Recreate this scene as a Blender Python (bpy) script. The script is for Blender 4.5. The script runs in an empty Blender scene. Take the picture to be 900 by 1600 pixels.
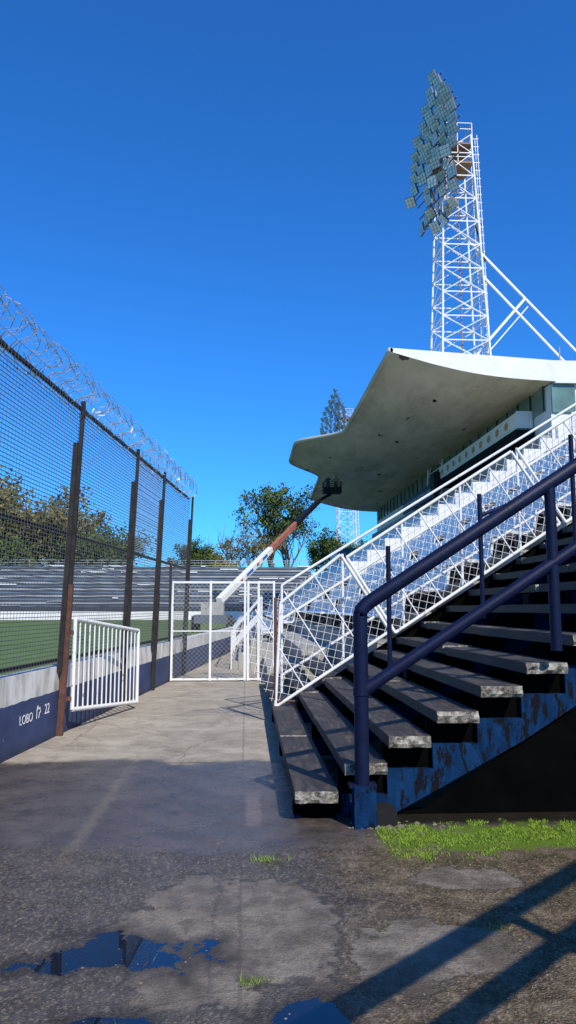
import bpy, math, random
from mathutils import Vector, Matrix, noise
random.seed(7)
sc=bpy.context.scene
R=math.radians
# ---------------------------------------------------------------- materials
def newmat(name):
    m=bpy.data.materials.new(name); m.use_nodes=True
    nt=m.node_tree; b=nt.nodes['Principled BSDF']
    return m,nt,b
def N(nt,t,**k):
    n=nt.nodes.new(t)
    for a,v in k.items(): setattr(n,a,v)
    return n
def ramp(nt,fac,stops,interp='LINEAR'):
    r=N(nt,'ShaderNodeValToRGB'); r.color_ramp.interpolation=interp
    e=r.color_ramp.elements
    while len(e)<len(stops): e.new(0.5)
    for i,(p,c) in enumerate(stops):
        e[i].position=p; e[i].color=(c[0],c[1],c[2],1) if not isinstance(c,(int,float)) else (c,c,c,1)
    nt.links.new(fac,r.inputs[0]); return r.outputs[0]
def noisen(nt,co,scale,detail=5,rough=.6,dist=0):
    n=N(nt,'ShaderNodeTexNoise'); n.inputs['Scale'].default_value=scale
    n.inputs['Detail'].default_value=detail; n.inputs['Roughness'].default_value=rough
    n.inputs['Distortion'].default_value=dist
    nt.links.new(co,n.inputs['Vector']); return n.outputs['Fac']
def mixc(nt,f,a,b,mode='MIX'):
    m=N(nt,'ShaderNodeMix',data_type='RGBA',blend_type=mode)
    for i,v in ((0,f),(6,a),(7,b)):
        s=m.inputs[i]
        if hasattr(v,'is_linked'): nt.links.new(v,s)
        elif isinstance(v,(int,float)): s.default_value=v if i==0 else (v,v,v,1)
        else: s.default_value=(v[0],v[1],v[2],1)
    return m.outputs[2]
def bump(nt,b,h,st=.3,dist=.01):
    n=N(nt,'ShaderNodeBump'); n.inputs['Strength'].default_value=1; n.inputs['Distance'].default_value=dist
    if hasattr(st,'is_linked'): nt.links.new(st,n.inputs['Strength'])
    else: n.inputs['Strength'].default_value=st
    nt.links.new(h,n.inputs['Height']); nt.links.new(n.outputs[0],b.inputs['Normal'])
def mp(nt,co,scale=(1,1,1)):
    m=N(nt,'ShaderNodeMapping'); m.inputs['Scale'].default_value=scale
    nt.links.new(co,m.inputs['Vector']); return m.outputs[0]
def math_(nt,op,a,b=None,clamp=False):
    m=N(nt,'ShaderNodeMath',operation=op); m.use_clamp=clamp
    for i,v in enumerate((a,b)):
        if v is None: continue
        if hasattr(v,'is_linked'): nt.links.new(v,m.inputs[i])
        else: m.inputs[i].default_value=v
    return m.outputs[0]
def simple(name,col,rough=.5,var=.15,scale=3,metal=0,bmp=0,bscale=40,spots=None,spec=.5):
    m,nt,b=newmat(name); co=N(nt,'ShaderNodeTexCoord').outputs['Object']
    n=noisen(nt,co,scale)
    lo=[c*(1-var) for c in col]; hi=[min(1,c*(1+var)) for c in col]
    c=ramp(nt,n,[(.3,lo),(.7,hi)])
    if spots:
        sc_,thr,scol=spots
        s=ramp(nt,noisen(nt,co,sc_,8,.7),[(thr,0),(thr+.03,1)])
        c=mixc(nt,s,c,scol)
    nt.links.new(c,b.inputs['Base Color'])
    b.inputs['Roughness'].default_value=rough; b.inputs['Metallic'].default_value=metal
    b.inputs['Specular IOR Level'].default_value=spec
    if bmp: bump(nt,b,noisen(nt,co,bscale),bmp)
    return m
M={}
M['white']=simple('white_paint',(.76,.75,.72),.45,.08,4,spots=(9,.62,(.30,.19,.12)))
M['whitewall']=simple('white_render',(.74,.73,.69),.7,.1,1.2,bmp=.2,spots=(1.1,.64,(.45,.42,.36)))
M['seat']=simple('white_plastic',(.74,.74,.72),.35,.08,2)
M['navy']=simple('navy_paint',(.0045,.0085,.034),.5,.3,6,bmp=.2,bscale=60,spots=(14,.68,(.05,.035,.025)),spec=.2)
M['rust']=simple('rusty_iron',(.10,.042,.028),.8,.4,8,bmp=.4)
M['darkiron']=simple('dark_iron',(.026,.024,.024),.75,.4,8,bmp=.3,spec=.25)
M['wire']=simple('galvanised_wire',(.10,.105,.11),.55,.15,5,metal=.2)
M['mesh']=simple('light_mesh_wire',(.40,.41,.41),.5,.15,5)
M['razor']=simple('razor_steel',(.42,.44,.46),.35,.2,9,metal=.5)
M['black']=simple('under_slab_shade',(.003,.003,.003),1,.3,2,spec=0)  # painted shade: near-black for the recesses under the slabs
M['shade']=simple('shaded_concrete',(.016,.016,.016),.95,.3,2,spec=.1)  # concrete with shade darkened into its colour
M['tower']=simple('tower_white',(.76,.75,.73),.5,.08,1,spots=(1.5,.64,(.45,.26,.2)))
M['lamp']=simple('lamp_glass',(.62,.66,.58),.22,.2,1.2)
M['lampframe']=simple('lamp_housing',(.09,.10,.12),.5,.2,2)
M['conc']=simple('concrete',(.34,.32,.28),.85,.2,1,bmp=.3,spots=(2,.6,(.16,.15,.13)))
M['glass']=simple('green_glass',(.13,.21,.17),.06,.4,.5)
M['blueglass']=simple('blue_glass',(.05,.16,.3),.1,.2,.4)
M['brown']=simple('brown_deck',(.27,.15,.08),.7,.2,2)
M['red']=simple('rust_red_boom',(.34,.12,.075),.6,.25,2)
M['sticker']=simple('blue_sticker',(.03,.12,.45),.5,.1,2)
M['tyre']=simple('tyre_rubber',(.02,.02,.02),.8,.2,3)
M['emblem']=simple('emblem_tan',(.55,.25,.09),.6,.3,2)
M['cream']=simple('cream_panel',(.78,.73,.60),.6,.1,2)
M['text']=simple('text_white',(.75,.76,.75),.7,.1,6)
M['bluerow']=simple('blue_bench',(.10,.15,.22),.6,.3,.5)
M['greyrow']=simple('grey_bench',(.30,.32,.33),.7,.25,.5)
M['darkstand']=simple('dark_row',(.035,.04,.05),.8,.3,.5)
M['spray']=simple('water_drops',(.85,.88,.9),.3,.1,2)
M['stone']=simple('loose_stone',(.17,.14,.105),.85,.45,14)
def slabmat():
    m,nt,b=newmat('weathered_slab'); co=N(nt,'ShaderNodeTexCoord').outputs['Object']
    st=noisen(nt,mp(nt,co,(9,1.2,9)),2.5,8,.65)
    c=ramp(nt,st,[(.3,(.026,.021,.018)),(.5,(.056,.047,.040)),(.72,(.14,.12,.10))])
    big=ramp(nt,noisen(nt,co,1.7,8,.7),[(.42,0),(.6,1)])
    c=mixc(nt,math_(nt,'MULTIPLY',big,.5),c,(.022,.019,.018))
    lt=ramp(nt,noisen(nt,mp(nt,co,(4,1,4)),1.3,9,.75),[(.58,0),(.70,1)])
    c=mixc(nt,math_(nt,'MULTIPLY',lt,.4),c,(.22,.195,.165))
    sp=ramp(nt,noisen(nt,co,22,8,.7),[(.64,0),(.70,1)])
    c=mixc(nt,math_(nt,'MULTIPLY',sp,.45),c,(.30,.26,.22))
    nt.links.new(c,b.inputs['Base Color'])
    r=ramp(nt,st,[(.3,.45),(.7,.85)]); nt.links.new(r,b.inputs['Roughness'])
    b.inputs['Specular IOR Level'].default_value=.3
    bump(nt,b,noisen(nt,co,45,8,.7),.6,.012); return m
M['slab']=slabmat()
def slabend():
    m,nt,b=newmat('chipped_slab_edge'); co=N(nt,'ShaderNodeTexCoord').outputs['Object']
    c=ramp(nt,noisen(nt,co,16,8,.75),[(.38,(.04,.034,.027)),(.48,(.19,.165,.125)),(.64,(.50,.46,.40))])
    nt.links.new(c,b.inputs['Base Color']); b.inputs['Roughness'].default_value=.9
    bump(nt,b,noisen(nt,co,30,8,.7),.9,.02); return m
M['slabend']=slabend()
def peel():
    m,nt,b=newmat('peeling_blue_paint'); co=N(nt,'ShaderNodeTexCoord').outputs['Object']
    base=ramp(nt,noisen(nt,mp(nt,co,(8,8,2)),1.6,6,.6),[(.3,(.003,.017,.055)),(.7,(.007,.040,.115))])
    s=ramp(nt,noisen(nt,mp(nt,co,(5,5,1.6)),3,9,.72),[(.52,0),(.55,1)])
    c=mixc(nt,s,base,(.008,.009,.012))
    s2=ramp(nt,noisen(nt,co,12,9,.7),[(.74,0),(.77,1)])
    c=mixc(nt,s2,c,(.2,.18,.16))
    s3=ramp(nt,noisen(nt,mp(nt,co,(6,6,1.5)),3.3,9,.7),[(.68,0),(.76,1)])
    c=mixc(nt,s3,c,(.06,.03,.018))
    nt.links.new(c,b.inputs['Base Color']); b.inputs['Roughness'].default_value=.85
    b.inputs['Specular IOR Level'].default_value=.05
    bump(nt,b,noisen(nt,co,25,8,.7),.6,.02); return m
M['peel']=peel()
def fieldwall():
    m,nt,b=newmat('field_wall_paint'); co=N(nt,'ShaderNodeTexCoord').outputs['Object']
    sep=N(nt,'ShaderNodeSeparateXYZ'); nt.links.new(co,sep.inputs[0])
    n1=noisen(nt,mp(nt,co,(1,1,.35)),4,8,.65)
    whi=ramp(nt,n1,[(.3,(.26,.245,.21)),(.5,(.60,.58,.53)),(.7,(.80,.79,.75))])
    bl=ramp(nt,noisen(nt,co,2.2,8,.65),[(.3,(.016,.028,.08)),(.7,(.035,.058,.15))])
    chips=ramp(nt,noisen(nt,co,16,8,.7),[(.64,0),(.67,1)])
    bl=mixc(nt,chips,bl,(.22,.24,.28))
    zz=math_(nt,'ADD',sep.outputs[2],math_(nt,'MULTIPLY',noisen(nt,co,5),.04))
    k=math_(nt,'GREATER_THAN',zz,.59)
    c=mixc(nt,k,bl,whi)
    footdk=ramp(nt,sep.outputs[2],[(0,.45),(.12,1)])  # darker towards the foot of the wall
    c=mixc(nt,1,c,footdk,'MULTIPLY')
    nt.links.new(c,b.inputs['Base Color']); b.inputs['Roughness'].default_value=.75
    bump(nt,b,noisen(nt,co,20,8,.7),.4); return m
M['fwall']=fieldwall()
def roofmat():
    m,nt,b=newmat('roof_soffit_concrete'); co=N(nt,'ShaderNodeTexCoord').outputs['Object']
    n=noisen(nt,mp(nt,co,(.5,.16,.5)),1,8,.6)
    c=ramp(nt,n,[(.3,(.50,.43,.30)),(.7,(.70,.61,.45))])
    s=ramp(nt,noisen(nt,mp(nt,co,(1,.3,1)),.55,8,.75),[(.48,0),(.66,1)])
    c=mixc(nt,math_(nt,'MULTIPLY',s,.6),c,(.28,.235,.16))
    s=ramp(nt,noisen(nt,mp(nt,co,(.8,.35,1)),.9,3,.5),[(.68,0),(.695,1)])
    c=mixc(nt,s,c,(.12,.075,.05))
    nt.links.new(c,b.inputs['Base Color']); b.inputs['Roughness'].default_value=.85; return m
M['soffit']=roofmat()
def groundpath():
    m,nt,b=newmat('worn_walkway'); co=N(nt,'ShaderNodeTexCoord').outputs['Object']
    sep=N(nt,'ShaderNodeSeparateXYZ'); nt.links.new(co,sep.inputs[0])
    X,Y=sep.outputs[0],sep.outputs[1]
    nb=noisen(nt,co,.9,8,.6); nm=noisen(nt,co,5,8,.7); nf=noisen(nt,co,40,6,.8); n2=noisen(nt,co,2.3,9,.62)
    def mrange(v,a,b_,lo=0,hi=1):
        k=N(nt,'ShaderNodeMapRange'); k.interpolation_type='SMOOTHSTEP'; nt.links.new(v,k.inputs[0])
        k.inputs[1].default_value=a;k.inputs[2].default_value=b_;k.inputs[3].default_value=lo;k.inputs[4].default_value=hi
        return k.outputs[0]
    def off(n,a): return math_(nt,'MULTIPLY',math_(nt,'SUBTRACT',n,.5),a)
    v=N(nt,'ShaderNodeTexVoronoi'); v.inputs['Scale'].default_value=75; nt.links.new(co,v.inputs['Vector'])
    sp=ramp(nt,v.outputs['Color'],[(.55,0),(.8,1)])
    dry=ramp(nt,nb,[(.3,(.29,.245,.185)),(.5,(.39,.335,.255)),(.7,(.46,.40,.315))])
    st=ramp(nt,noisen(nt,co,2.5,9,.7,1.),[(.43,0),(.62,1)])
    dry=mixc(nt,math_(nt,'MULTIPLY',st,.6),dry,(.18,.148,.108))
    dry=mixc(nt,math_(nt,'MULTIPLY',sp,.2),dry,(.6,.55,.45))
    wet=ramp(nt,nm,[(.3,(.034,.026,.023)),(.5,(.078,.062,.054)),(.7,(.155,.126,.108))])
    wsm=ramp(nt,n2,[(.4,(.048,.039,.036)),(.6,(.12,.099,.088))])
    wet=mixc(nt,.5,wet,wsm)
    mud=ramp(nt,nm,[(.3,(.045,.030,.015)),(.5,(.13,.09,.047)),(.7,(.29,.215,.13))])
    yw=math_(nt,'ADD',Y,off(nb,1.6))
    kdry=mrange(yw,7.95,8.3)
    yn=math_(nt,'ADD',yw,off(nm,1.2))
    knear=mrange(yn,4.9,5.6,1,0)
    xm=math_(nt,'ADD',X,off(nb,2.0))
    kmud=mrange(xm,.2,.8)
    mudm=math_(nt,'MULTIPLY',kmud,knear)
    base=mixc(nt,mudm,wet,mud)
    spk=math_(nt,'MULTIPLY',math_(nt,'MULTIPLY',sp,knear),.45)
    base=mixc(nt,spk,base,(.36,.30,.21))
    dk=ramp(nt,nf,[(.35,1),(.5,0)])
    base=mixc(nt,math_(nt,'MULTIPLY',dk,math_(nt,'ADD',math_(nt,'MULTIPLY',knear,.5),.15)),base,(.03,.023,.015))
    def ell(cx,cy,rx,ry,amp,amp2=.25):
        a=math_(nt,'DIVIDE',math_(nt,'SUBTRACT',X,cx),rx); c_=math_(nt,'DIVIDE',math_(nt,'SUBTRACT',Y,cy),ry)
        d=math_(nt,'SQRT',math_(nt,'ADD',math_(nt,'MULTIPLY',a,a),math_(nt,'MULTIPLY',c_,c_)))
        return math_(nt,'ADD',math_(nt,'ADD',d,off(n2,amp)),off(nm,amp2))
    e1=ell(-.08,3.95,.62,.80,1.5,.5); e2=ell(1.35,4.6,.42,.22,1.9,.9); e3=ell(.85,3.7,.5,.35,2.6,1.0)
    ee=math_(nt,'MINIMUM',e1,math_(nt,'ADD',math_(nt,'MINIMUM',e2,e3),.1))
    kp=mrange(ee,.86,1.04,1,0)
    pc=ramp(nt,n2,[(.32,(.10,.076,.052)),(.45,(.19,.152,.112)),(.6,(.28,.232,.177)),(.75,(.16,.125,.088))])
    pc=mixc(nt,math_(nt,'MULTIPLY',ramp(nt,nf,[(.45,0),(.7,1)]),.55),pc,(.09,.068,.045))
    pc=mixc(nt,math_(nt,'MULTIPLY',ramp(nt,nm,[(.46,0),(.6,1)]),.6),pc,(.085,.065,.045))
    base=mixc(nt,kp,base,pc)
    rim=math_(nt,'MULTIPLY',mrange(ee,.90,.97),mrange(ee,.97,1.06,1,0))
    base=mixc(nt,math_(nt,'MULTIPLY',math_(nt,'MULTIPLY',rim,ramp(nt,nm,[(.4,0),(.55,1)])),.7),base,(.035,.028,.02))
    c=mixc(nt,kdry,base,dry)
    c=mixc(nt,math_(nt,'MULTIPLY',dk,.25),c,(.12,.10,.075))
    def joint(coord,pos,w,cc,amt,wob=.07):
        nonlocal c
        d=math_(nt,'ABSOLUTE',math_(nt,'SUBTRACT',math_(nt,'ADD',coord,off(nm,wob)),pos))
        k=math_(nt,'LESS_THAN',d,w)
        c=mixc(nt,math_(nt,'MULTIPLY',k,amt),c,cc)
    joint(X,-.02,.010,(.06,.05,.035),.35)
    joint(Y,8.05,.022,(.06,.08,.015),.7)
    joint(Y,11.8,.015,(.08,.07,.05),.6)
    joint(Y,14.6,.015,(.08,.07,.05),.5)
    d=math_(nt,'ABSOLUTE',math_(nt,'ADD',X,1.15)); k=mrange(math_(nt,'ADD',d,off(nm,.3)),.0,.08,1,0)
    k=math_(nt,'MULTIPLY',k,mrange(Y,4.6,5.4)); k=math_(nt,'MULTIPLY',k,mrange(Y,7.0,8.3,1,0))
    c=mixc(nt,math_(nt,'MULTIPLY',k,.35),c,(.24,.19,.13))
    d=math_(nt,'ABSOLUTE',math_(nt,'SUBTRACT',X,.07)); k=mrange(math_(nt,'ADD',d,off(nm,.09)),.045,.07,1,0)
    k=math_(nt,'MULTIPLY',k,mrange(Y,5.7,5.8)); k=math_(nt,'MULTIPLY',k,mrange(Y,6.5,6.9,1,0))
    c=mixc(nt,math_(nt,'MULTIPLY',k,.35),c,(.27,.19,.14))
    cr=N(nt,'ShaderNodeTexVoronoi',feature='DISTANCE_TO_EDGE'); cr.inputs['Scale'].default_value=.6
    wv=N(nt,'ShaderNodeMixRGB'); wv.inputs[0].default_value=.16
    nn=N(nt,'ShaderNodeTexNoise'); nn.inputs['Scale'].default_value=3; nn.inputs['Detail'].default_value=6
    nt.links.new(co,nn.inputs['Vector']); nt.links.new(co,wv.inputs[1]); nt.links.new(nn.outputs['Color'],wv.inputs[2])
    nt.links.new(wv.outputs[0],cr.inputs['Vector'])
    ck=ramp(nt,cr.outputs['Distance'],[(0,1),(.008,0)])
    c=mixc(nt,math_(nt,'MULTIPLY',ck,.4),c,(.03,.025,.018))
    mv=math_(nt,'ADD',math_(nt,'ADD',math_(nt,'ABSOLUTE',math_(nt,'SUBTRACT',Y,5.40)),off(n2,.55)),off(nm,.6))
    mk=math_(nt,'MULTIPLY',mrange(mv,.18,.32,1,0),mrange(X,.85,1.1))
    c=mixc(nt,math_(nt,'MULTIPLY',mk,.85),c,(.12,.20,.016))
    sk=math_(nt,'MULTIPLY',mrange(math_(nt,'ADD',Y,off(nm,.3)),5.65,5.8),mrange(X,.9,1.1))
    c=mixc(nt,sk,c,(.02,.017,.012))  # painted shade on the ground below the terrace edge
    p1=ell(-.61,3.72,.30,.20,3.8,1.6); p2=ell(.25,2.99,.18,.30,1.6,1.0); p3=ell(-.48,3.05,.22,.12,1.8,.9)
    pp=math_(nt,'MINIMUM',math_(nt,'MINIMUM',p1,p2),p3)
    kw=mrange(pp,.93,.97,1,0); kdamp=mrange(pp,.95,1.7,1,0)
    c=mixc(nt,math_(nt,'MULTIPLY',kdamp,.7),c,(.03,.022,.015))
    c=mixc(nt,kw,c,(.006,.010,.022))
    nt.links.new(c,b.inputs['Base Color'])
    rw=ramp(nt,nm,[(.35,.14),(.65,.46)])
    rw=mixc(nt,kp,rw,ramp(nt,n2,[(.4,.2),(.6,.55)]))
    rr=mixc(nt,kdry,rw,(.88,.88,.88)); rr=mixc(nt,kw,rr,(.015,.015,.015))
    nt.links.new(rr,b.inputs['Roughness'])
    nt.links.new(math_(nt,'ADD',math_(nt,'MULTIPLY',kw,.30),1.45),b.inputs['IOR'])
    h=math_(nt,'ADD',nf,math_(nt,'MULTIPLY',v.outputs['Distance'],.7))
    hh=math_(nt,'ADD',math_(nt,'MULTIPLY',math_(nt,'MULTIPLY',knear,math_(nt,'SUBTRACT',1,math_(nt,'MULTIPLY',kp,.7))),.9),.22)
    h=math_(nt,'ADD',math_(nt,'MULTIPLY',h,hh),math_(nt,'MULTIPLY',nm,1.2))
    h=math_(nt,'ADD',h,math_(nt,'MULTIPLY',kp,.3))
    bump(nt,b,h,math_(nt,'MULTIPLY',math_(nt,'SUBTRACT',1,kw),.7),.02)
    return m
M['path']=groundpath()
def grassmat(name,a,b_,sc_=.6):
    m,nt,b=newmat(name); co=N(nt,'ShaderNodeTexCoord').outputs['Object']
    c=ramp(nt,noisen(nt,co,sc_,8,.7),[(.3,a),(.7,b_)])
    nt.links.new(c,b.inputs['Base Color']); b.inputs['Roughness'].default_value=.9
    return m
M['field']=grassmat('pitch_grass',(.065,.115,.015),(.12,.18,.03),.25)
M['blade']=grassmat('grass_blade',(.08,.15,.010),(.26,.38,.03),9)
M['terrain']=grassmat('rough_ground',(.05,.07,.025),(.12,.12,.06),.3)
def leafmat(name,a,b_):
    m,nt,b=newmat(name); co=N(nt,'ShaderNodeTexCoord').outputs['Object']
    c=ramp(nt,noisen(nt,co,.45,4,.7),[(.35,a),(.65,b_)])
    nt.links.new(c,b.inputs['Base Color']); b.inputs['Roughness'].default_value=.8; b.inputs['Specular IOR Level'].default_value=.2
    return m
M['leaf']=leafmat('foliage_green',(.035,.065,.012),(.12,.16,.035))
M['leaf2']=leafmat('foliage_autumn',(.08,.085,.02),(.26,.20,.06))
M['bark']=simple('bark',(.14,.115,.09),.9,.3,2)
# ---------------------------------------------------------------- mesh builder
class B:
    def __init__(s): s.v=[];s.f=[];s.m=[];s.mats=[];s.sm=[]
    def mi(s,k):
        if k not in s.mats: s.mats.append(k)
        return s.mats.index(k)
    def add(s,vs,fs,k,smooth=False):
        o=len(s.v); s.v+= [tuple(p) for p in vs]; i=s.mi(k)
        for f in fs: s.f.append([a+o for a in f]); s.m.append(i); s.sm.append(smooth)
    def box(s,a,b,k,ek=None):
        x0,y0,z0=a;x1,y1,z1=b
        vs=[(x0,y0,z0),(x1,y0,z0),(x1,y1,z0),(x0,y1,z0),(x0,y0,z1),(x1,y0,z1),(x1,y1,z1),(x0,y1,z1)]
        s.add(vs,[(0,3,2,1),(4,5,6,7),(1,2,6,5),(3,0,4,7),(2,3,7,6)],k)
        s.add(vs,[(0,1,5,4)],ek or k)
    def slab(s,a,b,k,ek,nx=8,amp=.018):
        x0,y0,z0=a;x1,y1,z1=b; nz=3
        end=[]
        for j in range(nz+1):
            for i in range(nx+1):
                x=x0+(x1-x0)*i/nx; z=z0+(z1-z0)*j/nz
                d=noise.noise(Vector((x*17,z*30,y0)))*amp*1.6+noise.noise(Vector((x*50,z*50,y0)))*amp*.7
                if j in(0,nz): d+=abs(noise.noise(Vector((x*25,y0*3,j))))*amp*1.8
                end.append((x,y0+d,z))
        vs=end+[(x0,y1,z0),(x1,y1,z0),(x1,y1,z1),(x0,y1,z1)]
        W=nx+1; q=len(end); T=nz*W
        s.add(vs,[(j*W+i,j*W+i+1,(j+1)*W+i+1,(j+1)*W+i) for j in range(nz) for i in range(nx)],ek)
        s.add(vs,[tuple([T+i for i in range(W)]+[q+2,q+3]),tuple([i for i in range(W)][::-1]+[q,q+1]),
                  tuple([W*j for j in range(nz+1)]+[q+3,q]),
                  tuple([W-1+W*j for j in range(nz+1)][::-1]+[q+1,q+2]),(q,q+3,q+2,q+1)],k)
    def frame(s,p0,p1):
        p0=Vector(p0);p1=Vector(p1);d=(p1-p0)
        d.normalize(); up=Vector((0,0,1)) if abs(d.z)<.95 else Vector((0,1,0))
        a=d.cross(up).normalized(); b=a.cross(d).normalized()
        return p0,p1,a,b
    def beam(s,p0,p1,w,h,k):
        p0,p1,a,b=s.frame(p0,p1); a=a*w/2;b=b*h/2
        vs=[p0-a-b,p0+a-b,p0+a+b,p0-a+b,p1-a-b,p1+a-b,p1+a+b,p1-a+b]
        s.add(vs,[(3,2,1,0),(4,5,6,7),(0,1,5,4),(1,2,6,5),(2,3,7,6),(3,0,4,7)],k)
    def tube(s,p0,p1,r,k,n=8,r2=None):
        p0,p1,a,b=s.frame(p0,p1); r2=r if r2 is None else r2
        vs=[]
        for p,rr in((p0,r),(p1,r2)):
            for i in range(n):
                t=2*math.pi*i/n; vs.append(p+a*math.cos(t)*rr+b*math.sin(t)*rr)
        fs=[(i,(i+1)%n,n+(i+1)%n,n+i) for i in range(n)]
        s.add(vs,fs,k,n>4); s.add(vs,[tuple(range(n))[::-1],tuple(range(n,2*n))],k)
    def path(s,pts,r,k,n=8):
        pts=[Vector(p) for p in pts]; vs=[];N_=len(pts)
        for j,p in enumerate(pts):
            d=(pts[min(j+1,N_-1)]-pts[max(j-1,0)]).normalized()
            up=Vector((0,0,1)) if abs(d.z)<.9 else Vector((0,1,0))
            if j==0: ref=up
            a=d.cross(ref)
            if a.length<.05: a=d.cross(Vector((1,0,0)))
            a.normalize(); b=a.cross(d).normalized(); ref=b
            rr=r[j] if isinstance(r,list) else r
            for i in range(n):
                t=2*math.pi*i/n; vs.append(p+a*math.cos(t)*rr+b*math.sin(t)*rr)
        fs=[(j*n+i,j*n+(i+1)%n,(j+1)*n+(i+1)%n,(j+1)*n+i) for j in range(N_-1) for i in range(n)]
        fs+= [tuple(range(n))[::-1],tuple(range((N_-1)*n,N_*n))]
        s.add(vs,fs,k,n>4)
    def rock(s,c,r,k):
        vs=[]
        for a in [(1,0,0),(-1,0,0),(0,1,0),(0,-1,0),(0,0,1),(0,0,-.3)]:
            q=random.uniform(.6,1.2)*r; vs.append((c[0]+a[0]*q,c[1]+a[1]*q,c[2]+a[2]*q*.6))
        s.add(vs,[(0,2,4),(2,1,4),(1,3,4),(3,0,4),(2,0,5),(1,2,5),(3,1,5),(0,3,5)],k)
    def done(s,name,bevel=0):
        me=bpy.data.meshes.new(name); me.from_pydata(s.v,[],s.f)
        for k in s.mats: me.materials.append(M[k])
        me.polygons.foreach_set('material_index',s.m)
        me.polygons.foreach_set('use_smooth',s.sm)
        me.update()
        o=bpy.data.objects.new(name,me); sc.collection.objects.link(o)
        return o
def text_on(parent,txt,loc,size,ux,uz,k,ext=.004):
    cu=bpy.data.curves.new('lettering','FONT'); cu.body=txt; cu.size=size; cu.extrude=ext
    cu.align_x='CENTER'; cu.align_y='CENTER'
    o=bpy.data.objects.new('lettering',cu); sc.collection.objects.link(o)
    ux=Vector(ux).normalized(); uz=Vector(uz).normalized(); n=ux.cross(uz)
    o.matrix_world=Matrix(((ux.x,uz.x,n.x,loc[0]),(ux.y,uz.y,n.y,loc[1]),(ux.z,uz.z,n.z,loc[2]),(0,0,0,1)))
    cu.materials.append(M[k]); o.parent=parent; return o
def H(x): return .24+.52*(x-.38) if x<2.3 else 1.238+.64*(x-2.3)
def wallx(y): return -2.36+.1*(y-9.8) if y<30 else -.34
# ---------------------------------------------------------------- ground
g=B(); g.add([(-400,-200,0),(400,-200,0),(400,900,0),(-400,900,0)],[(0,1,2,3)],'terrain'); g.done('ground')
g=B(); g.add([(-75,-30,.004),(wallx(-30)-.1,-30,.004),(wallx(30)-.1,30,.004),(-.44,30.01,.004),(-.44,103.5,.004),(-75,103.5,.004)],[(0,1,2,3,4,5)],'field'); g.done('football_pitch')
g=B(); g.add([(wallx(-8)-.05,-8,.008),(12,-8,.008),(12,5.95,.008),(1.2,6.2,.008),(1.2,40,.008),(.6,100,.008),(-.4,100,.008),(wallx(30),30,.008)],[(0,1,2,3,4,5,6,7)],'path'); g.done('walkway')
def blades(name,pts,hmin,hmax,w):
    b=B()
    for x,y in pts:
        h=random.uniform(hmin,hmax);a=random.uniform(0,6.28);l=random.uniform(.3,1.3)*h;t=random.uniform(0,6.28)
        dx,dy=math.cos(a)*w/2,math.sin(a)*w/2
        b.add([(x-dx,y-dy,.009),(x+dx,y+dy,.009),(x+math.cos(t)*l,y+math.sin(t)*l,.009+h)],[(0,1,2)],'blade')
    return b.done(name)
pts=[]
while len(pts)<20000:
    x=random.uniform(.95,4.5);y=random.uniform(4.8,5.82)
    d=noise.noise(Vector((x*2.2,y*3.5,1)))+.8*noise.noise(Vector((x*9,y*9,4)))
    if d*.30-abs(y-5.44)*.85+.24>random.uniform(0,.2): pts.append((x,y))
blades('grass_verge',pts,.005,.020,.007)
for cx,cy,n,r in((.15,4.98,60,.05),(.05,3.42,50,.035),(1.25,3.9,20,.05)):
    blades('grass_tuft',[(random.gauss(cx,r),random.gauss(cy,r*.5)) for _ in range(n)],.015,.045,.005)
b=B()
for _ in range(900):
    y=2.6+2.9*random.random()**1.2; x=random.uniform(-1.6,2.4)
    if x<.5 and random.random()<.55: continue
    b.rock((x,y,.009),random.choice((.003,.004,.005,.006,.009)),'stone')
for _ in range(60):
    b.rock((random.gauss(1.05,.14),random.gauss(5.68,.08),.012),random.uniform(.01,.03),'stone')
b.done('loose_gravel')
# ---------------------------------------------------------------- field wall
b=B()
for y0,y1 in ((-6,30),(30,100)):
    x0,x1=wallx(y0),-.34
    vs=[(x0,y0,0),(x1,y1,0),(x1-.18,y1,0),(x0-.18,y0,0)]
    vv=vs+[(p[0],p[1],.87) for p in vs]
    b.add(vv,[(0,1,5,4),(1,2,6,5),(2,3,7,6),(3,0,4,7),(4,5,6,7)],'fwall')
fw=b.done('field_wall')
wd=Vector((.1,1,0)).normalized()
def onwall(y,z,off=.006): return (wallx(y)+off,y,z)
text_on(fw,'LOBO',onwall(8.76,.36),.145,wd,(0,0,1),'text',.001)
text_on(fw,'22',onwall(9.40,.39),.17,wd,(0,0,1),'text',.001)
b=B()
p=Vector(onwall(9.12,.39))
sk=[(-.05,-.07),(-.045,.03),(-.02,.075),(.0,.03),(.045,.05),(.07,.0),(.03,-.015),(.02,-.07)]
for s0,s1 in zip(sk,sk[1:]):
    b.beam(p+wd*s0[0]+Vector((0,0,s0[1])),p+wd*s1[0]+Vector((0,0,s1[1])),.004,.009,'text')
o=b.done('painted_mark'); o.parent=fw
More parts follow.
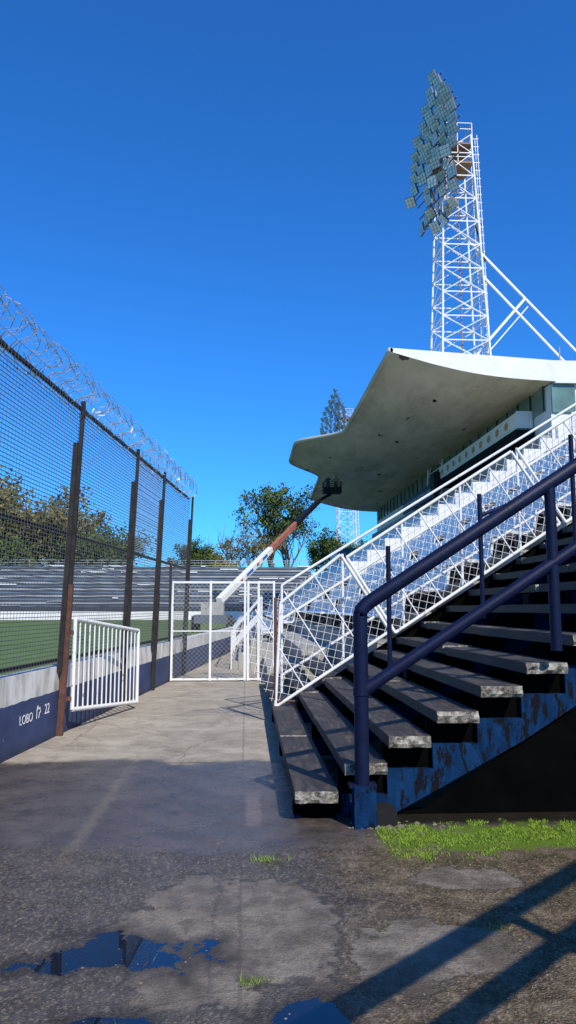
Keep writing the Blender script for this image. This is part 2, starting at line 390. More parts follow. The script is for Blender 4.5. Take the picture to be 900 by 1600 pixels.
# ---------------------------------------------------------------- perimeter fence
LEAN=.035
def fp(y,z,off=0): return (wallx(y)-.06+LEAN*z+off,y,z)
b=B(); y0,y1=1.0,18.3
posts=[3.8,6.8,9.8,12.8,15.0,18.3]
for y in posts:
    b.beam(fp(y,0,.09),fp(y,1.9,.09),.075,.08,'rust' if y==9.8 else 'darkiron')
    b.beam(fp(y,1.9,.09),fp(y,4.33,.09),.05,.06,'darkiron')
    b.beam(fp(y-.09,.8,.06),fp(y-.09,3.75,.06),.06,.04,'darkiron')
for z in (.95,2.55,4.28):
    b.beam(fp(y0,z),fp(y1,z),.035,.04,'darkiron')
z=.93
while z<4.25:
    jit=random.uniform(-.006,.006)
    b.beam(fp(y0,z+jit,.03),fp(y1,z-jit,.03),.006,.0085,'wire'); z+=.047
y=y0
while y<y1:
    b.beam(fp(y,.9,.036),fp(y,4.28,.036),.0035,.0035,'wire'); y+=.085
z=2.6
while z<4.2:
    b.beam(fp(12.9,z,.045),fp(14.9,z,.045),.005,.008,'mesh'); z+=.03
b.done('perimeter_fence')
b=B(); pts=[]
nl=int((y1-y0)/.17)*14
for i in range(nl+1):
    t=i/nl; y=y0+(y1-y0)*t; a=i*2*math.pi/14
    rr=.21+.05*math.sin(i*.11)+.02*math.sin(i*.37)
    c=Vector(fp(y,4.49)); c.y+=.16*math.sin(i*.9+a)+.05*math.sin(i*.013)
    p=c+Vector((math.cos(a)*rr,0,math.sin(a)*rr)); pts.append(p)
b.path(pts,.0048,'razor',4)
for i in range(0,len(pts)-1,1):
    d=(pts[i+1]-pts[i]).normalized(); q=pts[i].lerp(pts[i+1],random.random())
    s_=d.cross(Vector((0,1,0))).normalized()*.02
    b.beam(q-s_,q+s_,.012,.004,'razor')
b.path([fp(y0,4.45),fp(y1,4.45)],.004,'razor',4)
b.done('razor_wire_coil')
# ---------------------------------------------------------------- small white gate
b=B(); A=Vector((-2.22,9.95,0)); C=Vector((-1.74,12.35,0))
def gp(t,z0):
    p=A.lerp(C,t); zb=.31-.20*t; zt=1.46-.22*t; p.z=zb+(zt-zb)*z0; return p
for t in (0,1): b.tube(gp(t,0),gp(t,1),.028,'white')
for z0 in(0,1): b.tube(gp(0,z0),gp(1,z0),.028,'white')
for i in range(1,15): b.tube(gp(i/15,0),gp(i/15,1),.012,'white',6)
for t,z0 in((0,.12),(0,.85)): b.beam(gp(t,z0),gp(t,z0)+Vector((-.1,-.1,0)),.03,.05,'rust')
b.done('white_bar_gate')
# ---------------------------------------------------------------- walkway gate
b=B(); gy=16.7
def vt(x,z0=.03,z1=2.2,r=.024): b.beam((x,gy,z0),(x,gy,z1),r*2,r*2,'white')
for x in(-1.62,-.78,-.02,.05,.28,.62): vt(x)
for a_,c_ in((-1.62,-.02),(.05,.62)):
    b.beam((a_,gy,2.17),(c_,gy,2.17),.045,.045,'white'); b.beam((a_,gy,.06),(c_,gy,.06),.04,.04,'white')
b.beam((-1.62,gy,1.1),(-.02,gy,1.1),.025,.025,'white')
def diam(b,x0,x1,z0,z1,y,st,r,k):
    w=x1-x0;h=z1-z0
    c=-h
    while c<w:
        xa=max(0,c);za=xa-c; xb=min(w,c+h);zb=xb-c
        if xb>xa:
            b.beam((x0+xa,y,z0+za),(x0+xb,y,z0+zb),r,r,k)
            b.beam((x0+xa,y+.004,z1-za),(x0+xb,y+.004,z1-zb),r,r,k)
        c+=st
diam(b,-1.62,-.02,.06,2.17,gy,.10,.004,'mesh')
diam(b,.05,.62,.06,2.17,gy,.10,.004,'mesh')
b.tube((-1.68,gy+.05,0),(-1.68,gy+.05,2.6),.03,'darkiron')
b.done('walkway_gate')
b=B()
for i in range(5):
    b.box((-.35+.16*i,20+.0*i,.0),(-.2+.16*i,27,.22+.2*i),'conc')
for yy in(20,21.5,23,25,27):
    b.tube((-.38,yy,0),(-.38,yy,.95),.022,'white'); b.tube((.42,yy,.9),(.42,yy,1.9),.022,'white')
    b.tube((-.38,yy,.95),(.42,yy,1.9),.022,'white'); b.tube((-.38,yy,.5),(.42,yy,1.4),.018,'white')
b.tube((-.38,20,.95),(-.38,27,.95),.02,'white')
b.done('bleacher_steps')
# ---------------------------------------------------------------- slab terrace
def slab_terrace(name,ya,yb,i0,i1,ext=None):
    b=B()
    for i in range(i0,i1):
        x=.38+.362*i; z=H(x)+.0; ye=yb
        if ext and i<3: ye=ext
        L=ya+random.uniform(-.05,.05)
        y=L
        while y<ye-.1:
            ln=min(2.45,ye-y); dz=random.uniform(-.009,.009); dx=random.uniform(-.016,.016)
            b.slab((x+dx,y+.01,z-.085+dz),(x+.325+dx,y+ln-.01,z+dz),'slab','slabend')
            y+=ln
    return b.done(name)
st=slab_terrace('slab_terrace',5.78,10.95,0,26,15.9)
def raker(b,yr,i0,n):
    for i in range(i0,n):
        x=.38+.362*i; zt=H(x)-.088
        xa,xb=x,x+.362
        za=max(0,H(xa)-.62); zb=max(0,H(xb)-.62)
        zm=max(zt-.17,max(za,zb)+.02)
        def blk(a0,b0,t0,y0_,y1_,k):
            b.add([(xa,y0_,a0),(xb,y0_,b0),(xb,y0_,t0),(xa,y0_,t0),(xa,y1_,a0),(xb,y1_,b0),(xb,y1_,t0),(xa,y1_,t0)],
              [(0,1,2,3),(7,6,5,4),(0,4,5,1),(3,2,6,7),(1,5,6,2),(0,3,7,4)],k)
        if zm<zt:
            blk(za,zb,zm,yr,yr+.18,'peel'); blk(zm,zm,zt,yr+.05,yr+.18,'black')  # upper part black: shade between slab ends put into the colour
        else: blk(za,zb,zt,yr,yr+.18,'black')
b=B()
b.box((.43,5.95,0),(.70,15.9,.15),'black')  # step base, its shaded side painted black
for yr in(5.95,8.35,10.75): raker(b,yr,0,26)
b.add([(1.0,6.0,0),(9.5,6.0,0),(9.5,6.0,H(9.5)-.6),(1.4,6.0,.05)],[(0,1,2,3)],'black')  # added black sheet standing in for shade in the cavity
b.add([(1.0,10.9,0),(9.5,10.9,0),(9.5,10.9,H(9.5)-.1),(1.0,10.9,H(1.)-.1)],[(0,1,2,3)],'black')  # added black sheet, painted shade behind the slab gaps
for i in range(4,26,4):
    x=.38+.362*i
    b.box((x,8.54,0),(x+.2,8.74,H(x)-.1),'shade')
o=b.done('support'); o.parent=st
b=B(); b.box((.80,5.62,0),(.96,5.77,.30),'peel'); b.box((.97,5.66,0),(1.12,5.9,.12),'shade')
o=b.done('rail_footing'); o.parent=st
st2=slab_terrace('slab_terrace',-4,1.35,3,24)
b=B()
for yr in(-3.8,-1.2,1.1): raker(b,yr,3,24)
for yr in(-3.8,-1.2,1.1):
    for x in(3,5,7,8.5): b.box((x,yr+.19,0),(x+.2,yr+.39,H(x)-.15),'conc')
o=b.done('support'); o.parent=st2
# ---------------------------------------------------------------- navy stair rails
def rail(name,y,x0,x1,z0,sep,posts,r,base=.3):
    b=B()
    def zt(x): return z0+.645*(x-x0)
    b.tube((x0,y,base),(x0,y,z0-.04),r,'navy',14)
    b.path([(x0,y,z0-.06),(x0+.008,y,z0-.015),(x0+.05,y,z0+.030),(x0+.12,y,zt(x0+.12)),(x1,y,zt(x1))],r*1.0,'navy',14)
    b.tube((x0,y,z0-sep),(x1,y,zt(x1)-sep),r*.85,'navy',12)
    for x in posts: b.tube((x,y,H(x)-.02),(x,y,zt(x)),r*.8,'navy',10)
    b.box((x0-.1,y-.06,base-.012),(x0+.1,y+.06,base+.012),'navy')
    b.tube((x0,y,z0-sep-.02),(x0,y,z0-sep+.03),r*1.12,'navy',14)
    return b.done(name)
rail('stair_handrail',5.70,.87,8.5,1.60,.63,[2.39,3.95,5.5,7.1],.055)
b=B()
y=8.5
for x in(1.63,2.72,3.85,5.0,6.2): b.tube((x,y,H(x)-.02),(x,y,H(x)+1.42),.028,'navy',10)
b.tube((2.72,y,2.95-.28),(3.3,y,2.95-.05),.022,'navy'); b.tube((3.3,y,2.9),(7,y,H(7)+1.3),.022,'navy')
b.done('stair_handrail')
b=B(); y=1.5
def zr(x): return 1.67+.66*(x-1.08)
b.tube((.95,y,zr(.95)),(8.6,y,zr(8.6)),.06,'navy',12)
b.tube((.95,y,zr(.95)-.36),(8.6,y,zr(8.6)-.36),.05,'navy',12)
for x in(.95,2.62,4.15,5.7,7.2): b.tube((x,y,0 if x<1.5 else H(x)-.4),(x,y,zr(x)),.05,'navy',10)
for x in (2.62,4.15,5.7,7.2): b.box((x-.1,1.3,H(x)-.45),(x+.1,1.6,H(x)-.36),'conc')
b.done('stair_handrail')
# ---------------------------------------------------------------- white dividing fences
b=B(); y=10.72
S=Vector((1,0,.64)).normalized(); Pn=Vector((-.64,0,1)).normalized()
def P2(p,s,t): return Vector((p[0],y,p[1]))+S*s+Pn*t
def panel(org,ln,h,left_vertical=False):
    c=[P2(org,0,0),P2(org,ln,0),P2(org,ln,h),P2(org,0,h)]
    if left_vertical: c[3]=Vector((c[0].x+.07,y,c[0].z+1.45))
    for i in range(4): b.tube(c[i],c[(i+1)%4],.024,'white')
    n=int(ln/.42)
    for i in range(1,n):
        s=ln*i/n
        b.tube(P2(org,s,0),P2(org,s,h),.011,'white',6)
    st_=.15
    k=-h
    while k<ln:
        sa=max(0,k);ta=sa-k;sb=min(ln,k+h);tb=sb-k
        b.beam(P2(org,sa,ta),P2(org,sb,tb),.005,.005,'white')
        b.beam(P2(org,sa,h-ta)+Vector((0,.006,0)),P2(org,sb,h-tb)+Vector((0,.006,0)),.005,.005,'white')
        k+=st_
panel((.42,.22),1.95,1.30,True)
panel((2.14,1.25),2.95,1.28)
panel((4.72,2.86),3.0,1.28)
b.tube((.42,y,.1),(.42,y,1.75),.022,'rust'); b.tube((.42,y,.3),(.75,y,.3),.018,'rust')
b.done('divider_fence')
b=B(); y=11.6
def top(x): return H(x)+1.62
xs=[.55+.95*i for i in range(10)]
for x in xs: b.tube((x,y,H(x)),(x,y,top(x)),.022,'white')
for off in(.25,1.62,1.1): b.tube((xs[0],y,H(xs[0])+off),(xs[-1],y,top(xs[-1])-1.62+off),.022,'white')
x=xs[0]
while x<xs[-1]:
    b.beam((x,y,H(x)+.25),(x,y,top(x)),.004,.004,'wire'); x+=.10
for j in range(14): b.beam((xs[0],y+.005,H(xs[0])+.25+j*.1),(2.3,y+.005,H(2.3)+.25+j*.1),.004,.004,'wire'); b.beam((2.3,y+.005,H(2.3)+.25+j*.1),(xs[-1],y+.005,H(xs[-1])+.25+j*.1),.004,.004,'wire')
b.done('divider_fence')
# ---------------------------------------------------------------- grandstand
gs=bpy.data.objects.new('grandstand',None); sc.collection.objects.link(gs)
b=B(); TR=.74
rows=21
def rowx(i): return .46+TR*i
for i in range(rows):
    x=rowx(i); z=H(x)+.05
    ya=11.1 if i>=2 else 16.2
    b.box((x,ya,max(0,z-1.1)),(x+TR+.01,97,z),'conc')
o=b.done('terrace_steps'); o.parent=gs
b=B()
def seat(b,x,y,z,w=.43):
    x0=x+.18
    pr=[(x0,z+.36),(x0+.04,z+.40),(x0+.30,z+.38),(x0+.38,z+.44),(x0+.44,z+.74),(x0+.47,z+.74),(x0+.42,z+.40),(x0+.34,z+.33),(x0+.04,z+.34)]
    n=len(pr); vs=[(a,y,c) for a,c in pr]+[(a,y+w,c) for a,c in pr]
    b.add(vs,[(i,(i+1)%n,n+(i+1)%n,n+i) for i in range(n)]+[tuple(range(n)),tuple(range(n,2*n))[::-1]],'seat')
    b.add([(x0+.2,y+.15,z),(x0+.3,y+.15,z),(x0+.3,y+.28,z),(x0+.2,y+.28,z),(x0+.2,y+.15,z+.36),(x0+.3,y+.15,z+.36),(x0+.3,y+.28,z+.36),(x0+.2,y+.28,z+.36)],[(0,1,5,4),(1,2,6,5),(2,3,7,6),(3,0,4,7)],'darkiron')
for i in range(rows-1):
    x=rowx(i); z=H(x)+.05
    y=(12.0 if i>=2 else 28)
    while y<80:
        if not(29.0<y<31.6 or 50<y<51.5 or 20<y<21.2): seat(b,x,y,z)
        y+=.5
o=b.done('seats'); o.parent=gs
b=B()
for i in range(5,rows):
    x=rowx(i); z=H(x)+.05
    b.box((x,30,z-.2),(x+TR-.002,30.22,z+1.0),'whitewall')
o=b.done('stepped_parapet'); o.parent=gs
b=B()
b.box((16.5,40,9),(17.0,97,11.2),'conc')
b.box((17.2,40.3,9),(21.5,97,14.25),'whitewall')
b.box((17.12,41,12.9),(17.19,96,14.35),'glass')
b.box((17.25,40.2,12.6),(18.6,40.29,14.2),'glass')
y=41
while y<96: b.box((17.06,y,12.85),(17.11,y+.08,14.4),'darkiron'); y+=2
b.box((16.15,43,12.25),(16.3,61,13.3),'cream')
b.box((16.3,43,12.2),(17.1,61,12.35),'whitewall')
b.box((16.15,42.8,12.3),(17.11,42.99,13.35),'whitewall')
b.box((16.0,42.7,11.6),(17.15,61.2,12.19),'shade')
y=44
while y<60.5:
    b.box((16.11,y,12.45),(16.145,y+1.1,13.12),'whitewall')
    vs=[(16.10,y+.55+.36*math.cos(a),12.8+.26*math.sin(a)) for a in [k*math.pi/5 for k in range(10)]]
    b.add(vs,[tuple(range(10))],'emblem'); y+=1.7
b.box((15.6,60.6,11.3),(16.2,62,12.9),'darkiron')
b.box((12.0,98,0),(20,106,9.5),'blueglass')
o=b.done('press_box'); o.parent=gs
b=B(); b.box((16.2,63,11.2),(16.35,76,12.5),'navy'); sg=b.done('club_name_sign'); sg.parent=gs
text_on(sg,'CLUB DE GIMNASIA Y ESGRIMA LA PLATA',(16.19,69.5,11.85),.66,(0,-1,0),(0,0,1),'text')
def sm(t): t=max(0,min(1,t)); return t*t*(3-2*t)
def lobe(y): return sm((y-59)/6.5)*sm((81-y)/8)
def xf(y):
    base=8.0+.5*max(0,(y-80)/18)
    return base-3.7*lobe(y)
K=14; NY=110
b=B(); under=[];topv=[]
for j in range(NY+1):
    y=40+58*j/NY; x0=xf(y); lb=lobe(y)
    for i in range(K+1):
        t=i/K; x=x0+(17.4-x0)*t
        up=.25*lb*max(0,math.cos(min(1,t*2.2)*math.pi/2))
        zu=15.9-1.55*t-.38*math.sin(math.pi*t)+up
        zt=16.12-.55*t+up
        under.append((x,y,zu)); topv.append((x,y,zt))
W=K+1
fs=[(j*W+i,j*W+i+1,(j+1)*W+i+1,(j+1)*W+i) for j in range(NY) for i in range(K)]
b.add(under,[f[::-1] for f in fs],'soffit',True)
b.add(topv,fs,'whitewall',True)
al=under+topv; o_=len(under)
b.add(al,[(i,i+1,o_+i+1,o_+i) for i in range(K)],'whitewall')
q=NY*W
b.add(al,[(q+i+1,q+i,o_+q+i,o_+q+i+1) for i in range(K)],'whitewall')
b.add(al,[((j+1)*W,j*W,o_+j*W,o_+(j+1)*W) for j in range(NY)],'whitewall')
b.box((17.4,40,14.26),(21.6,98,15.57),'whitewall')
pts=[Vector(al[j*W])+Vector((0,0,.08)) for j in range(NY+1)]
b.path(pts,.17,'soffit',8)
for x,y_,h in((15.3,44,.9),(16.0,44.5,1.1),(17.5,43,1.2),(14.7,45,.5)):
    b.box((x,y_,15.3),(x+.5,y_+.4,15.6+h*.6),'conc')
b.tube((18.6,42,15.5),(18.6,42,17.1),.04,'conc')
for y_ in(46,58): b.tube((12.0,y_,15.05),(12.0,y_,14.75),.12,'darkiron')
o=b.done('cantilever_roof'); o.parent=gs
# ---------------------------------------------------------------- flood light towers
def tower(name,tx,ty,ht,wb,wt,bx,by,zc,U,seed):
    rnd=random.Random(seed)
    b=B()
    def hw(z): return (wb+(wt-wb)*z/ht)/2
    cs=[(-1,-1),(1,-1),(1,1),(-1,1)]
    def P(c,z): return Vector((tx+c[0]*hw(z),ty+c[1]*hw(z),z))
    for c in cs: b.tube(P(c,0),P(c,ht),.11,'tower',6)
    z=0
    while z<ht-1:
        h=min(2.3,ht-z)
        for i in range(4):
            a,c=cs[i],cs[(i+1)%4]
            b.beam(P(a,z),P(c,z),.09,.09,'tower'); b.beam(P(a,z),P(c,z+h),.06,.06,'tower'); b.beam(P(c,z),P(a,z+h),.06,.06,'tower')
        z+=h
    b.beam((tx+.3,ty,0),(tx+.3,ty,ht),.1,.1,'brown')
    lx=tx+hw(ht)+.1
    for dx,dy in((0,-.3),(0,.3),(.6,-.3),(.6,.3)): b.beam((lx+dx+.8,ty-1.5+dy,6),(lx+dx*.8,ty-1+dy,ht),.05,.05,'tower')
    z=6
    while z<ht:
        q=lx+.8*(1-(z-6)/(ht-6)); yy=ty-1.5+.5*(z-6)/(ht-6)
        b.beam((q,yy-.3,z),(q,yy+.3,z),.04,.04,'tower'); b.beam((q,yy-.3,z),(q+.6,yy-.3,z),.05,.05,'tower'); b.beam((q+.6,yy-.3,z),(q+.6,yy+.3,z),.04,.04,'tower'); z+=.8
    w=wt/2+.1
    b.box((tx-w-.6,ty-w,ht-2.9),(tx+w,ty+w,ht-2.7),'brown')
    b.box((tx-w-.3,ty-w,ht-1.0),(tx+w,ty+w,ht-.88),'brown')
    for zz in(ht-1.9,ht-2.3,ht+.5,ht+1.1):
        for (xa,ya),(xb,yb) in(((-w,-w),(w,-w)),((w,-w),(w,w)),((w,w),(-w,w)),((-w,w),(-w,-w))):
            b.beam((tx+xa,ty+ya,zz),(tx+xb,ty+yb,zz),.06,.06,'tower')
    for xa in(-w,0,w):
        for ya in(-w,w): b.beam((tx+xa,ty+ya,ht-2.8),(tx+xa,ty+ya,ht+1.1),.06,.06,'tower')
    U=Vector(U).normalized(); V=Vector((0,0,1))
    Nn=Vector((-.80,-.42,-.42)).normalized()
    Lu=Vector((.45,-.88,0)).normalized(); Lv=Nn.cross(Lu).normalized(); Lu=Lv.cross(Nn).normalized()
    if Lv.z<0: Lv=-Lv
    counts=[1,2,3,4,5,6,6,6,6,6,5,5,4,2]
    shift=[.6,.6,.5,.4,.2,.1,0,-.1,-.2,-.3,-.5,-.2,.2,.3]
    for r_,n in enumerate(counts):
        z=zc+7.6-1.14*r_
        rowc=Vector((bx+.25*shift[r_]*2,by,z))
        b.beam(rowc-U*(n*.72)-Nn*.45,rowc+U*(n*.72)-Nn*.45,.08,.08,'lampframe')
        loose=r_>8
        for k in range(n):
            kk=(k-(n-1)/2)
            p=rowc+U*(kk*1.42+rnd.uniform(-.15,.15))+V*(rnd.uniform(-.12,.12)+kk*.12)+Nn*rnd.uniform(0,.35)
            if loose: p+=Vector((rnd.uniform(-.7,.7),0,rnd.uniform(-.4,.4)))
            if loose and rnd.random()<.2: continue
            s=.50
            rot=Matrix.Rotation(rnd.uniform(-.22,.22)*(2.2 if loose else 1),3,'Z')
            rot=rot@Matrix.Rotation(rnd.uniform(-.18,.18)*(2 if loose else 1),3,Lu)
            lu=rot@Lu; nn=rot@Nn; lv=rot@Lv
            c8=[p+lu*a*s+lv*c*s+nn*d for d in(-.10,.08) for a,c in((-1,-1),(1,-1),(1,1),(-1,1))]
            b.add(c8,[(0,1,2,3),(0,1,5,4),(1,2,6,5),(2,3,7,6),(3,0,4,7),(4,5,6,7)],'lampframe')
            g_=3
            for ia in range(g_):
                for ib in range(g_):
                    ca=(-1+2*(ia+.5)/g_)*s*.97; cb=(-1+2*(ib+.5)/g_)*s*.97; q=s/g_*.86
                    b.add([p+lu*(ca+sx*q)+lv*(cb+sy*q)+nn*.088 for sx,sy in((-1,-1),(1,-1),(1,1),(-1,1))],[(0,1,2,3)],'lamp')
            b.beam(p-nn*.1,p-nn*.6,.06,.06,'lampframe')
    for sx in(-1.6,0,1.6):
        b.beam(Vector((bx,by,zc-6.5))+U*sx-Nn*.5,Vector((bx,by,zc+(5 if sx else 7.6)))+U*sx*.6-Nn*.5,.14,.14,'lampframe')
    for zz in(-5.5,-4,-2,0,2.0):
        b.beam(Vector((bx,by,zc+zz))-Nn*.5,(tx-hw(ht),ty-1,min(zc+zz-1,ht)),.12,.12,'tower')
    b.beam(Vector((bx,by,zc+7.0))-Nn*.4,(tx+.2,ty,ht+1),.12,.12,'lampframe')
    b.beam(Vector((bx,by,zc+4.5))-Nn*.4+U,(tx-.4,ty,ht),.1,.1,'lampframe')
    return b.done(name)
tower('floodlight_tower',19.4,65,45.6,6.2,2.6,17.3,64.2,44.1,(.24,-.96,0),1)
tower('floodlight_tower',22.4,166,45.6,4.4,3.0,19.6,165,43.3,(.62,-.78,0),2)
b=B(); y=63.5
b.beam((20.4,y,34.7),(52.5,y,0),.18,.18,'tower'); b.beam((20.6,y,32.4),(50,y,0),.18,.18,'tower')
b.beam((20.6,y,24.3),(25.2,y,29.6),.22,.22,'tower'); b.beam((21.5,y,24.3),(25.4,y,28.8),.10,.10,'tower')
b.beam((20.6,y,24.3),(20.6,y,0),.25,.25,'tower'); b.beam((20.4,y,34.6),(20.4,65,36),.1,.1,'tower')
b.beam((20.8,y,36.5),(21.6,y,33.0),.1,.1,'darkiron')
b.done('tower_brace_frame')
# ---------------------------------------------------------------- end stand
b=B()
for i in range(13):
    y=106+.85*i; z=1.7+.5*i
    k=['bluerow','greyrow'][i%2]
    b.box((-95,y,max(0,z-.9)),(10,y+.86,z),'darkstand')
    b.box((-95,y+.35,z+.001),(10,y+.75,z+.26),k)
b.box((-95,104.6,0),(10,104.8,1.15),'whitewall'); b.box((-95,105.9,0),(10,105.98,1.8),'darkstand')
x=-95
while x<10:
    b.beam((x,117.2,7.5),(x,117.2,9.0),.08,.08,'greyrow')
    if int(x)%4==0: b.box((x-.2,105.95,1.0),(x+1.0,116.5,1.9),'darkstand')
    x+=2.2
for z in(8.2,8.6,9.0): b.beam((-95,117.2,z),(10,117.2,z),.08,.08,'greyrow')
x=-94
while x<10:
    for i in range(0,13,1):
        if random.random()<.14:
            b.box((x,106.2+.85*i,1.7+.5*i+.27),(x+random.uniform(.6,4),106.5+.85*i,1.7+.5*i+.42),'whitewall')
    x+=3
b.done('end_grandstand')
# ---------------------------------------------------------------- trees
def tree(name,x,y,h,w,k='leaf',dens=1.0,base=.3,seed=1,full=1):
    rnd=random.Random(seed); b=B(); tips=[]
    def limb(p,d,l,r,dep):
        n=4; pts=[p];rs=[r]
        for i in range(n):
            d=(d+Vector((rnd.uniform(-.22,.22),rnd.uniform(-.22,.22),rnd.uniform(-.05,.15)))).normalized()
            p=p+d*l/n; pts.append(p); rs.append(r*(1-.45*(i+1)/n))
        b.path(pts,rs,'bark',5)
        if dep==0: tips.append(p); tips.append(pts[2]); return
        for c in range(rnd.choice((3,4))):
            a=rnd.uniform(0,6.28); sp=rnd.uniform(.4,.9)
            nd=(d+Vector((math.cos(a)*sp,math.sin(a)*sp,rnd.uniform(-.1,.25)))).normalized()
            limb(pts[rnd.choice((2,3,4))],nd,l*rnd.uniform(.55,.8),rs[-1]*.75,dep-1)
    limb(Vector((x,y,0)),Vector((0,0,1)),h*base,h*.022,0) ; tips.clear()
    for c in range(6):
        a=c*1.05+rnd.uniform(-.3,.3); sp=rnd.uniform(.2,.75)*w/h*1.6
        limb(Vector((x,y,h*base*.9)),Vector((math.cos(a)*sp,math.sin(a)*sp,1)).normalized(),h*.33,h*.012,2)
    for t in tips:
        if rnd.random()>dens: continue
        cr=rnd.uniform(.5,1.25)*h*.05*full
        for _ in range(int(55*full)):
            q=Vector((rnd.gauss(0,1),rnd.gauss(0,1),rnd.gauss(0,.75)))*cr*.75+t
            s=(rnd.uniform(.12,.27)*h/20+.04)*(1+.35*(full-1))
            a=Vector((rnd.gauss(0,1),rnd.gauss(0,1),rnd.gauss(0,1))).normalized(); c=a.orthogonal().normalized()
            c=Matrix.Rotation(rnd.uniform(0,6.28),3,a)@c; d=a.cross(c)
            b.add([q-c*s,q+d*s*.6,q+c*s,q-d*s*.6],[(0,1,2,3)],k)
    return b.done(name)
tree('tree',-46,128,29,28,'leaf2',1,.14,1,1.7); tree('tree',-34,133,26,22,'leaf2',1,.16,2,1.6)
tree('tree',-55,125,28,24,'leaf',1,.14,12,1.7)
tree('tree',-26,130,19,22,'leaf',1,.18,3,1.5); tree('tree',-40,122,18,24,'leaf',1,.1,31,1.7)
tree('tree',-9.5,130,14,10,'leaf',.9,.3,4); tree('tree',-5.5,132,12,9,'leaf2',.9,.3,5)
tree('tree',4.5,140,24,8,'leaf',.42,.42,6); tree('tree',8.0,142,20,8,'leaf',.4,.4,7)
tree('tree',15.5,138,15.5,8,'leaf',.9,.35,8); tree('tree',1.0,136,17,8,'leaf2',.2,.35,9)
tree('tree',-3,136,17,8,'leaf2',.06,.35,10); tree('tree',20,142,15,9,'leaf',.9,.3,11)
tree('tree',27,150,16,9,'leaf',.9,.3,14)
b=B(); sx,sy=-22,55
b.tube((sx,sy,0),(sx,sy,.6),.05,'darkiron')
for j in range(2200):
    t=random.random(); a=random.gauss(0,.02+.05*t)
    hx=-9*t; z=.6+9*t*.75-7.2*t*t*.95
    z+=random.gauss(0,.25*t+.02); s=random.uniform(.02,.04)
    if z<.05: continue
    p=Vector((sx+hx,sy+hx*a*3,z)); b.add([p+Vector((-s,0,0)),p+Vector((s,0,-s)),p+Vector((0,0,s*2))],[(0,1,2)],'spray')
b.done('pitch_sprinkler')
# ---------------------------------------------------------------- boom lift
b=B()
root=Vector((-1.86,52.2,2.1)); tip=Vector((7.7,74,12.75)); d=tip-root
b.beam(root,root+d*.40,.42,.42,'whitewall'); b.beam(root+d*.40,root+d*.95,.36,.40,'red')
for t0,t1,k in((.13,.15,'red'),(.18,.23,'sticker'),(.26,.28,'red'),(.31,.35,'sticker')):
    b.beam(root+d*t0,root+d*t1,.45,.22,k)
b.beam(root+d*.95,(8.4,74,13.0),.25,.25,'darkiron')
b.box((-3.4,49.5,.6),(-1.2,54.5,1.15),'lampframe'); b.box((-3.0,50.3,1.15),(-1.5,52.8,2.0),'conc')
for x in(-3.6,-1.3):
    for y in(50.3,53.7): b.tube((x,y,.55),(x+.35,y,.55),.55,'tyre',16)
x0,x1,y0,y1,z0,z1=7.7,9.5,73.6,74.7,13.1,14.2
b.box((x0,y0,z0),(x1,y1,z0+.08),'darkiron')
for z in(z0+.35,z0+.7,z1):
    for a,c in(((x0,y0),(x1,y0)),((x1,y0),(x1,y1)),((x1,y1),(x0,y1)),((x0,y1),(x0,y0))): b.beam((a[0],a[1],z),(c[0],c[1],z),.07,.07,'darkiron')
for x in(x0,x0+.6,x0+1.2,x1):
    for y in(y0,y1): b.beam((x,y,z0),(x,y,z1),.06,.06,'darkiron')
b.box((x0+.02,y0+.02,z0+.08),(x1-.02,y0+.05,z0+.6),'darkiron')
b.done('boom_lift')
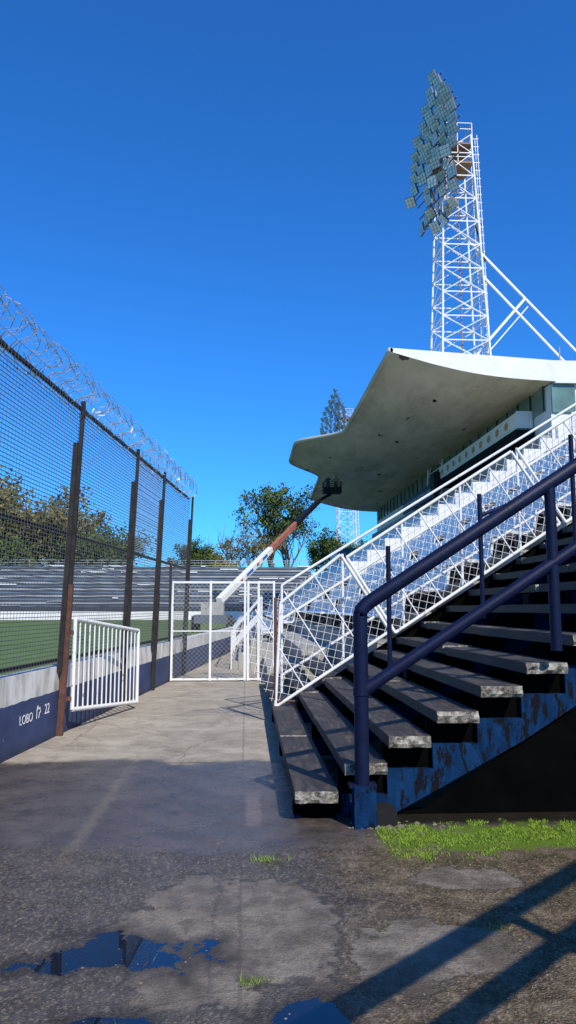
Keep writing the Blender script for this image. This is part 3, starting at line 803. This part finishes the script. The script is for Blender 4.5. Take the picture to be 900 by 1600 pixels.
def worker(x,y,z,arm,shirt):
    m,nt,bs=newmat('work_clothes'); co=N(nt,'ShaderNodeTexCoord').outputs['Object']
    sp=N(nt,'ShaderNodeSeparateXYZ'); nt.links.new(co,sp.inputs[0])
    c=ramp(nt,math_(nt,'DIVIDE',sp.outputs[2],2.0),[(0,(.02,.02,.03)),(.45,shirt),(.745,(.35,.2,.13)),(.83,(.5,.4,.05))],'CONSTANT')
    nt.links.new(c,bs.inputs['Base Color'])
    V=[(0,0,.95),(0,0,1.2),(0,0,1.42),(0,0,1.53),(0,0,1.66),(0,0,1.76),(.1,0,.9),(.12,0,.5),(.12,.02,.08),(.12,-.12,.04),(-.1,0,.9),(-.12,0,.5),(-.12,.02,.08),(-.12,-.12,.04),
       (.2,0,1.4),(.28,-.12*arm,1.2+.15*arm),(.3,-.3,1.15+.5*arm),(.31,-.36,1.2+.55*arm),(-.2,0,1.4),(-.3,-.02,1.12),(-.25,-.22,1.05),(-.23,-.3,1.05)]
    E=[(0,1),(1,2),(2,3),(3,4),(4,5),(0,6),(6,7),(7,8),(8,9),(0,10),(10,11),(11,12),(12,13),(2,14),(14,15),(15,16),(16,17),(2,18),(18,19),(19,20),(20,21)]
    rr=[.15,.15,.16,.06,.10,.09,.1,.075,.05,.045,.1,.075,.05,.045,.07,.05,.04,.04,.07,.05,.04,.04]
    me=bpy.data.meshes.new('worker'); me.from_pydata(V,E,[]); me.materials.append(m)
    o=bpy.data.objects.new('worker',me); sc.collection.objects.link(o); o.location=(x,y,z)
    o.modifiers.new('s','SKIN')
    for i,r in enumerate(rr): me.skin_vertices[0].data[i].radius=(r,r)
    me.skin_vertices[0].data[0].use_root=True
    ss=o.modifiers.new('ss','SUBSURF'); ss.levels=1; ss.render_levels=1
worker(8.2,74.2,13.18,.9,(.05,.06,.10)); worker(9.0,74.1,13.18,.3,(.25,.22,.18))
# ---------------------------------------------------------------- light, sky, camera
PHI=64; EL=43
sd=Vector((math.cos(R(PHI))*math.cos(R(EL)),-math.sin(R(PHI))*math.cos(R(EL)),math.sin(R(EL))))
L=bpy.data.lights.new('sun','SUN'); L.energy=5.0; L.angle=R(.5); L.color=(1,.94,.83)
lo=bpy.data.objects.new('sun',L); sc.collection.objects.link(lo)
lo.rotation_euler=sd.to_track_quat('Z','Y').to_euler()
w=bpy.data.worlds.new('World'); sc.world=w; w.use_nodes=True; nt=w.node_tree
sky=nt.nodes.new('ShaderNodeTexSky'); sky.sky_type='NISHITA'; sky.sun_disc=False
sky.sun_elevation=R(EL); sky.sun_rotation=R(90+PHI)
sky.air_density=1.0; sky.dust_density=.3; sky.ozone_density=3.0; sky.altitude=100
tint=nt.nodes.new('ShaderNodeMix'); tint.data_type='RGBA'; tint.blend_type='MULTIPLY'; tint.inputs[0].default_value=1
tint.inputs[7].default_value=(.22,.86,1.65,1)
nt.links.new(sky.outputs[0],tint.inputs[6])
nt.links.new(tint.outputs[2],nt.nodes['Background'].inputs[0]); nt.nodes['Background'].inputs[1].default_value=.125
cam=bpy.data.cameras.new('camera'); co=bpy.data.objects.new('camera',cam); sc.collection.objects.link(co)
cam.sensor_fit='VERTICAL'; cam.sensor_height=36; cam.lens=26.2; cam.clip_end=3000; cam.clip_start=.05
co.location=(0,0,1.6); co.rotation_euler=(R(97.35),0,R(-3.2)); sc.camera=co
sc.view_settings.view_transform='Standard'; sc.view_settings.look='None'; sc.view_settings.exposure=0
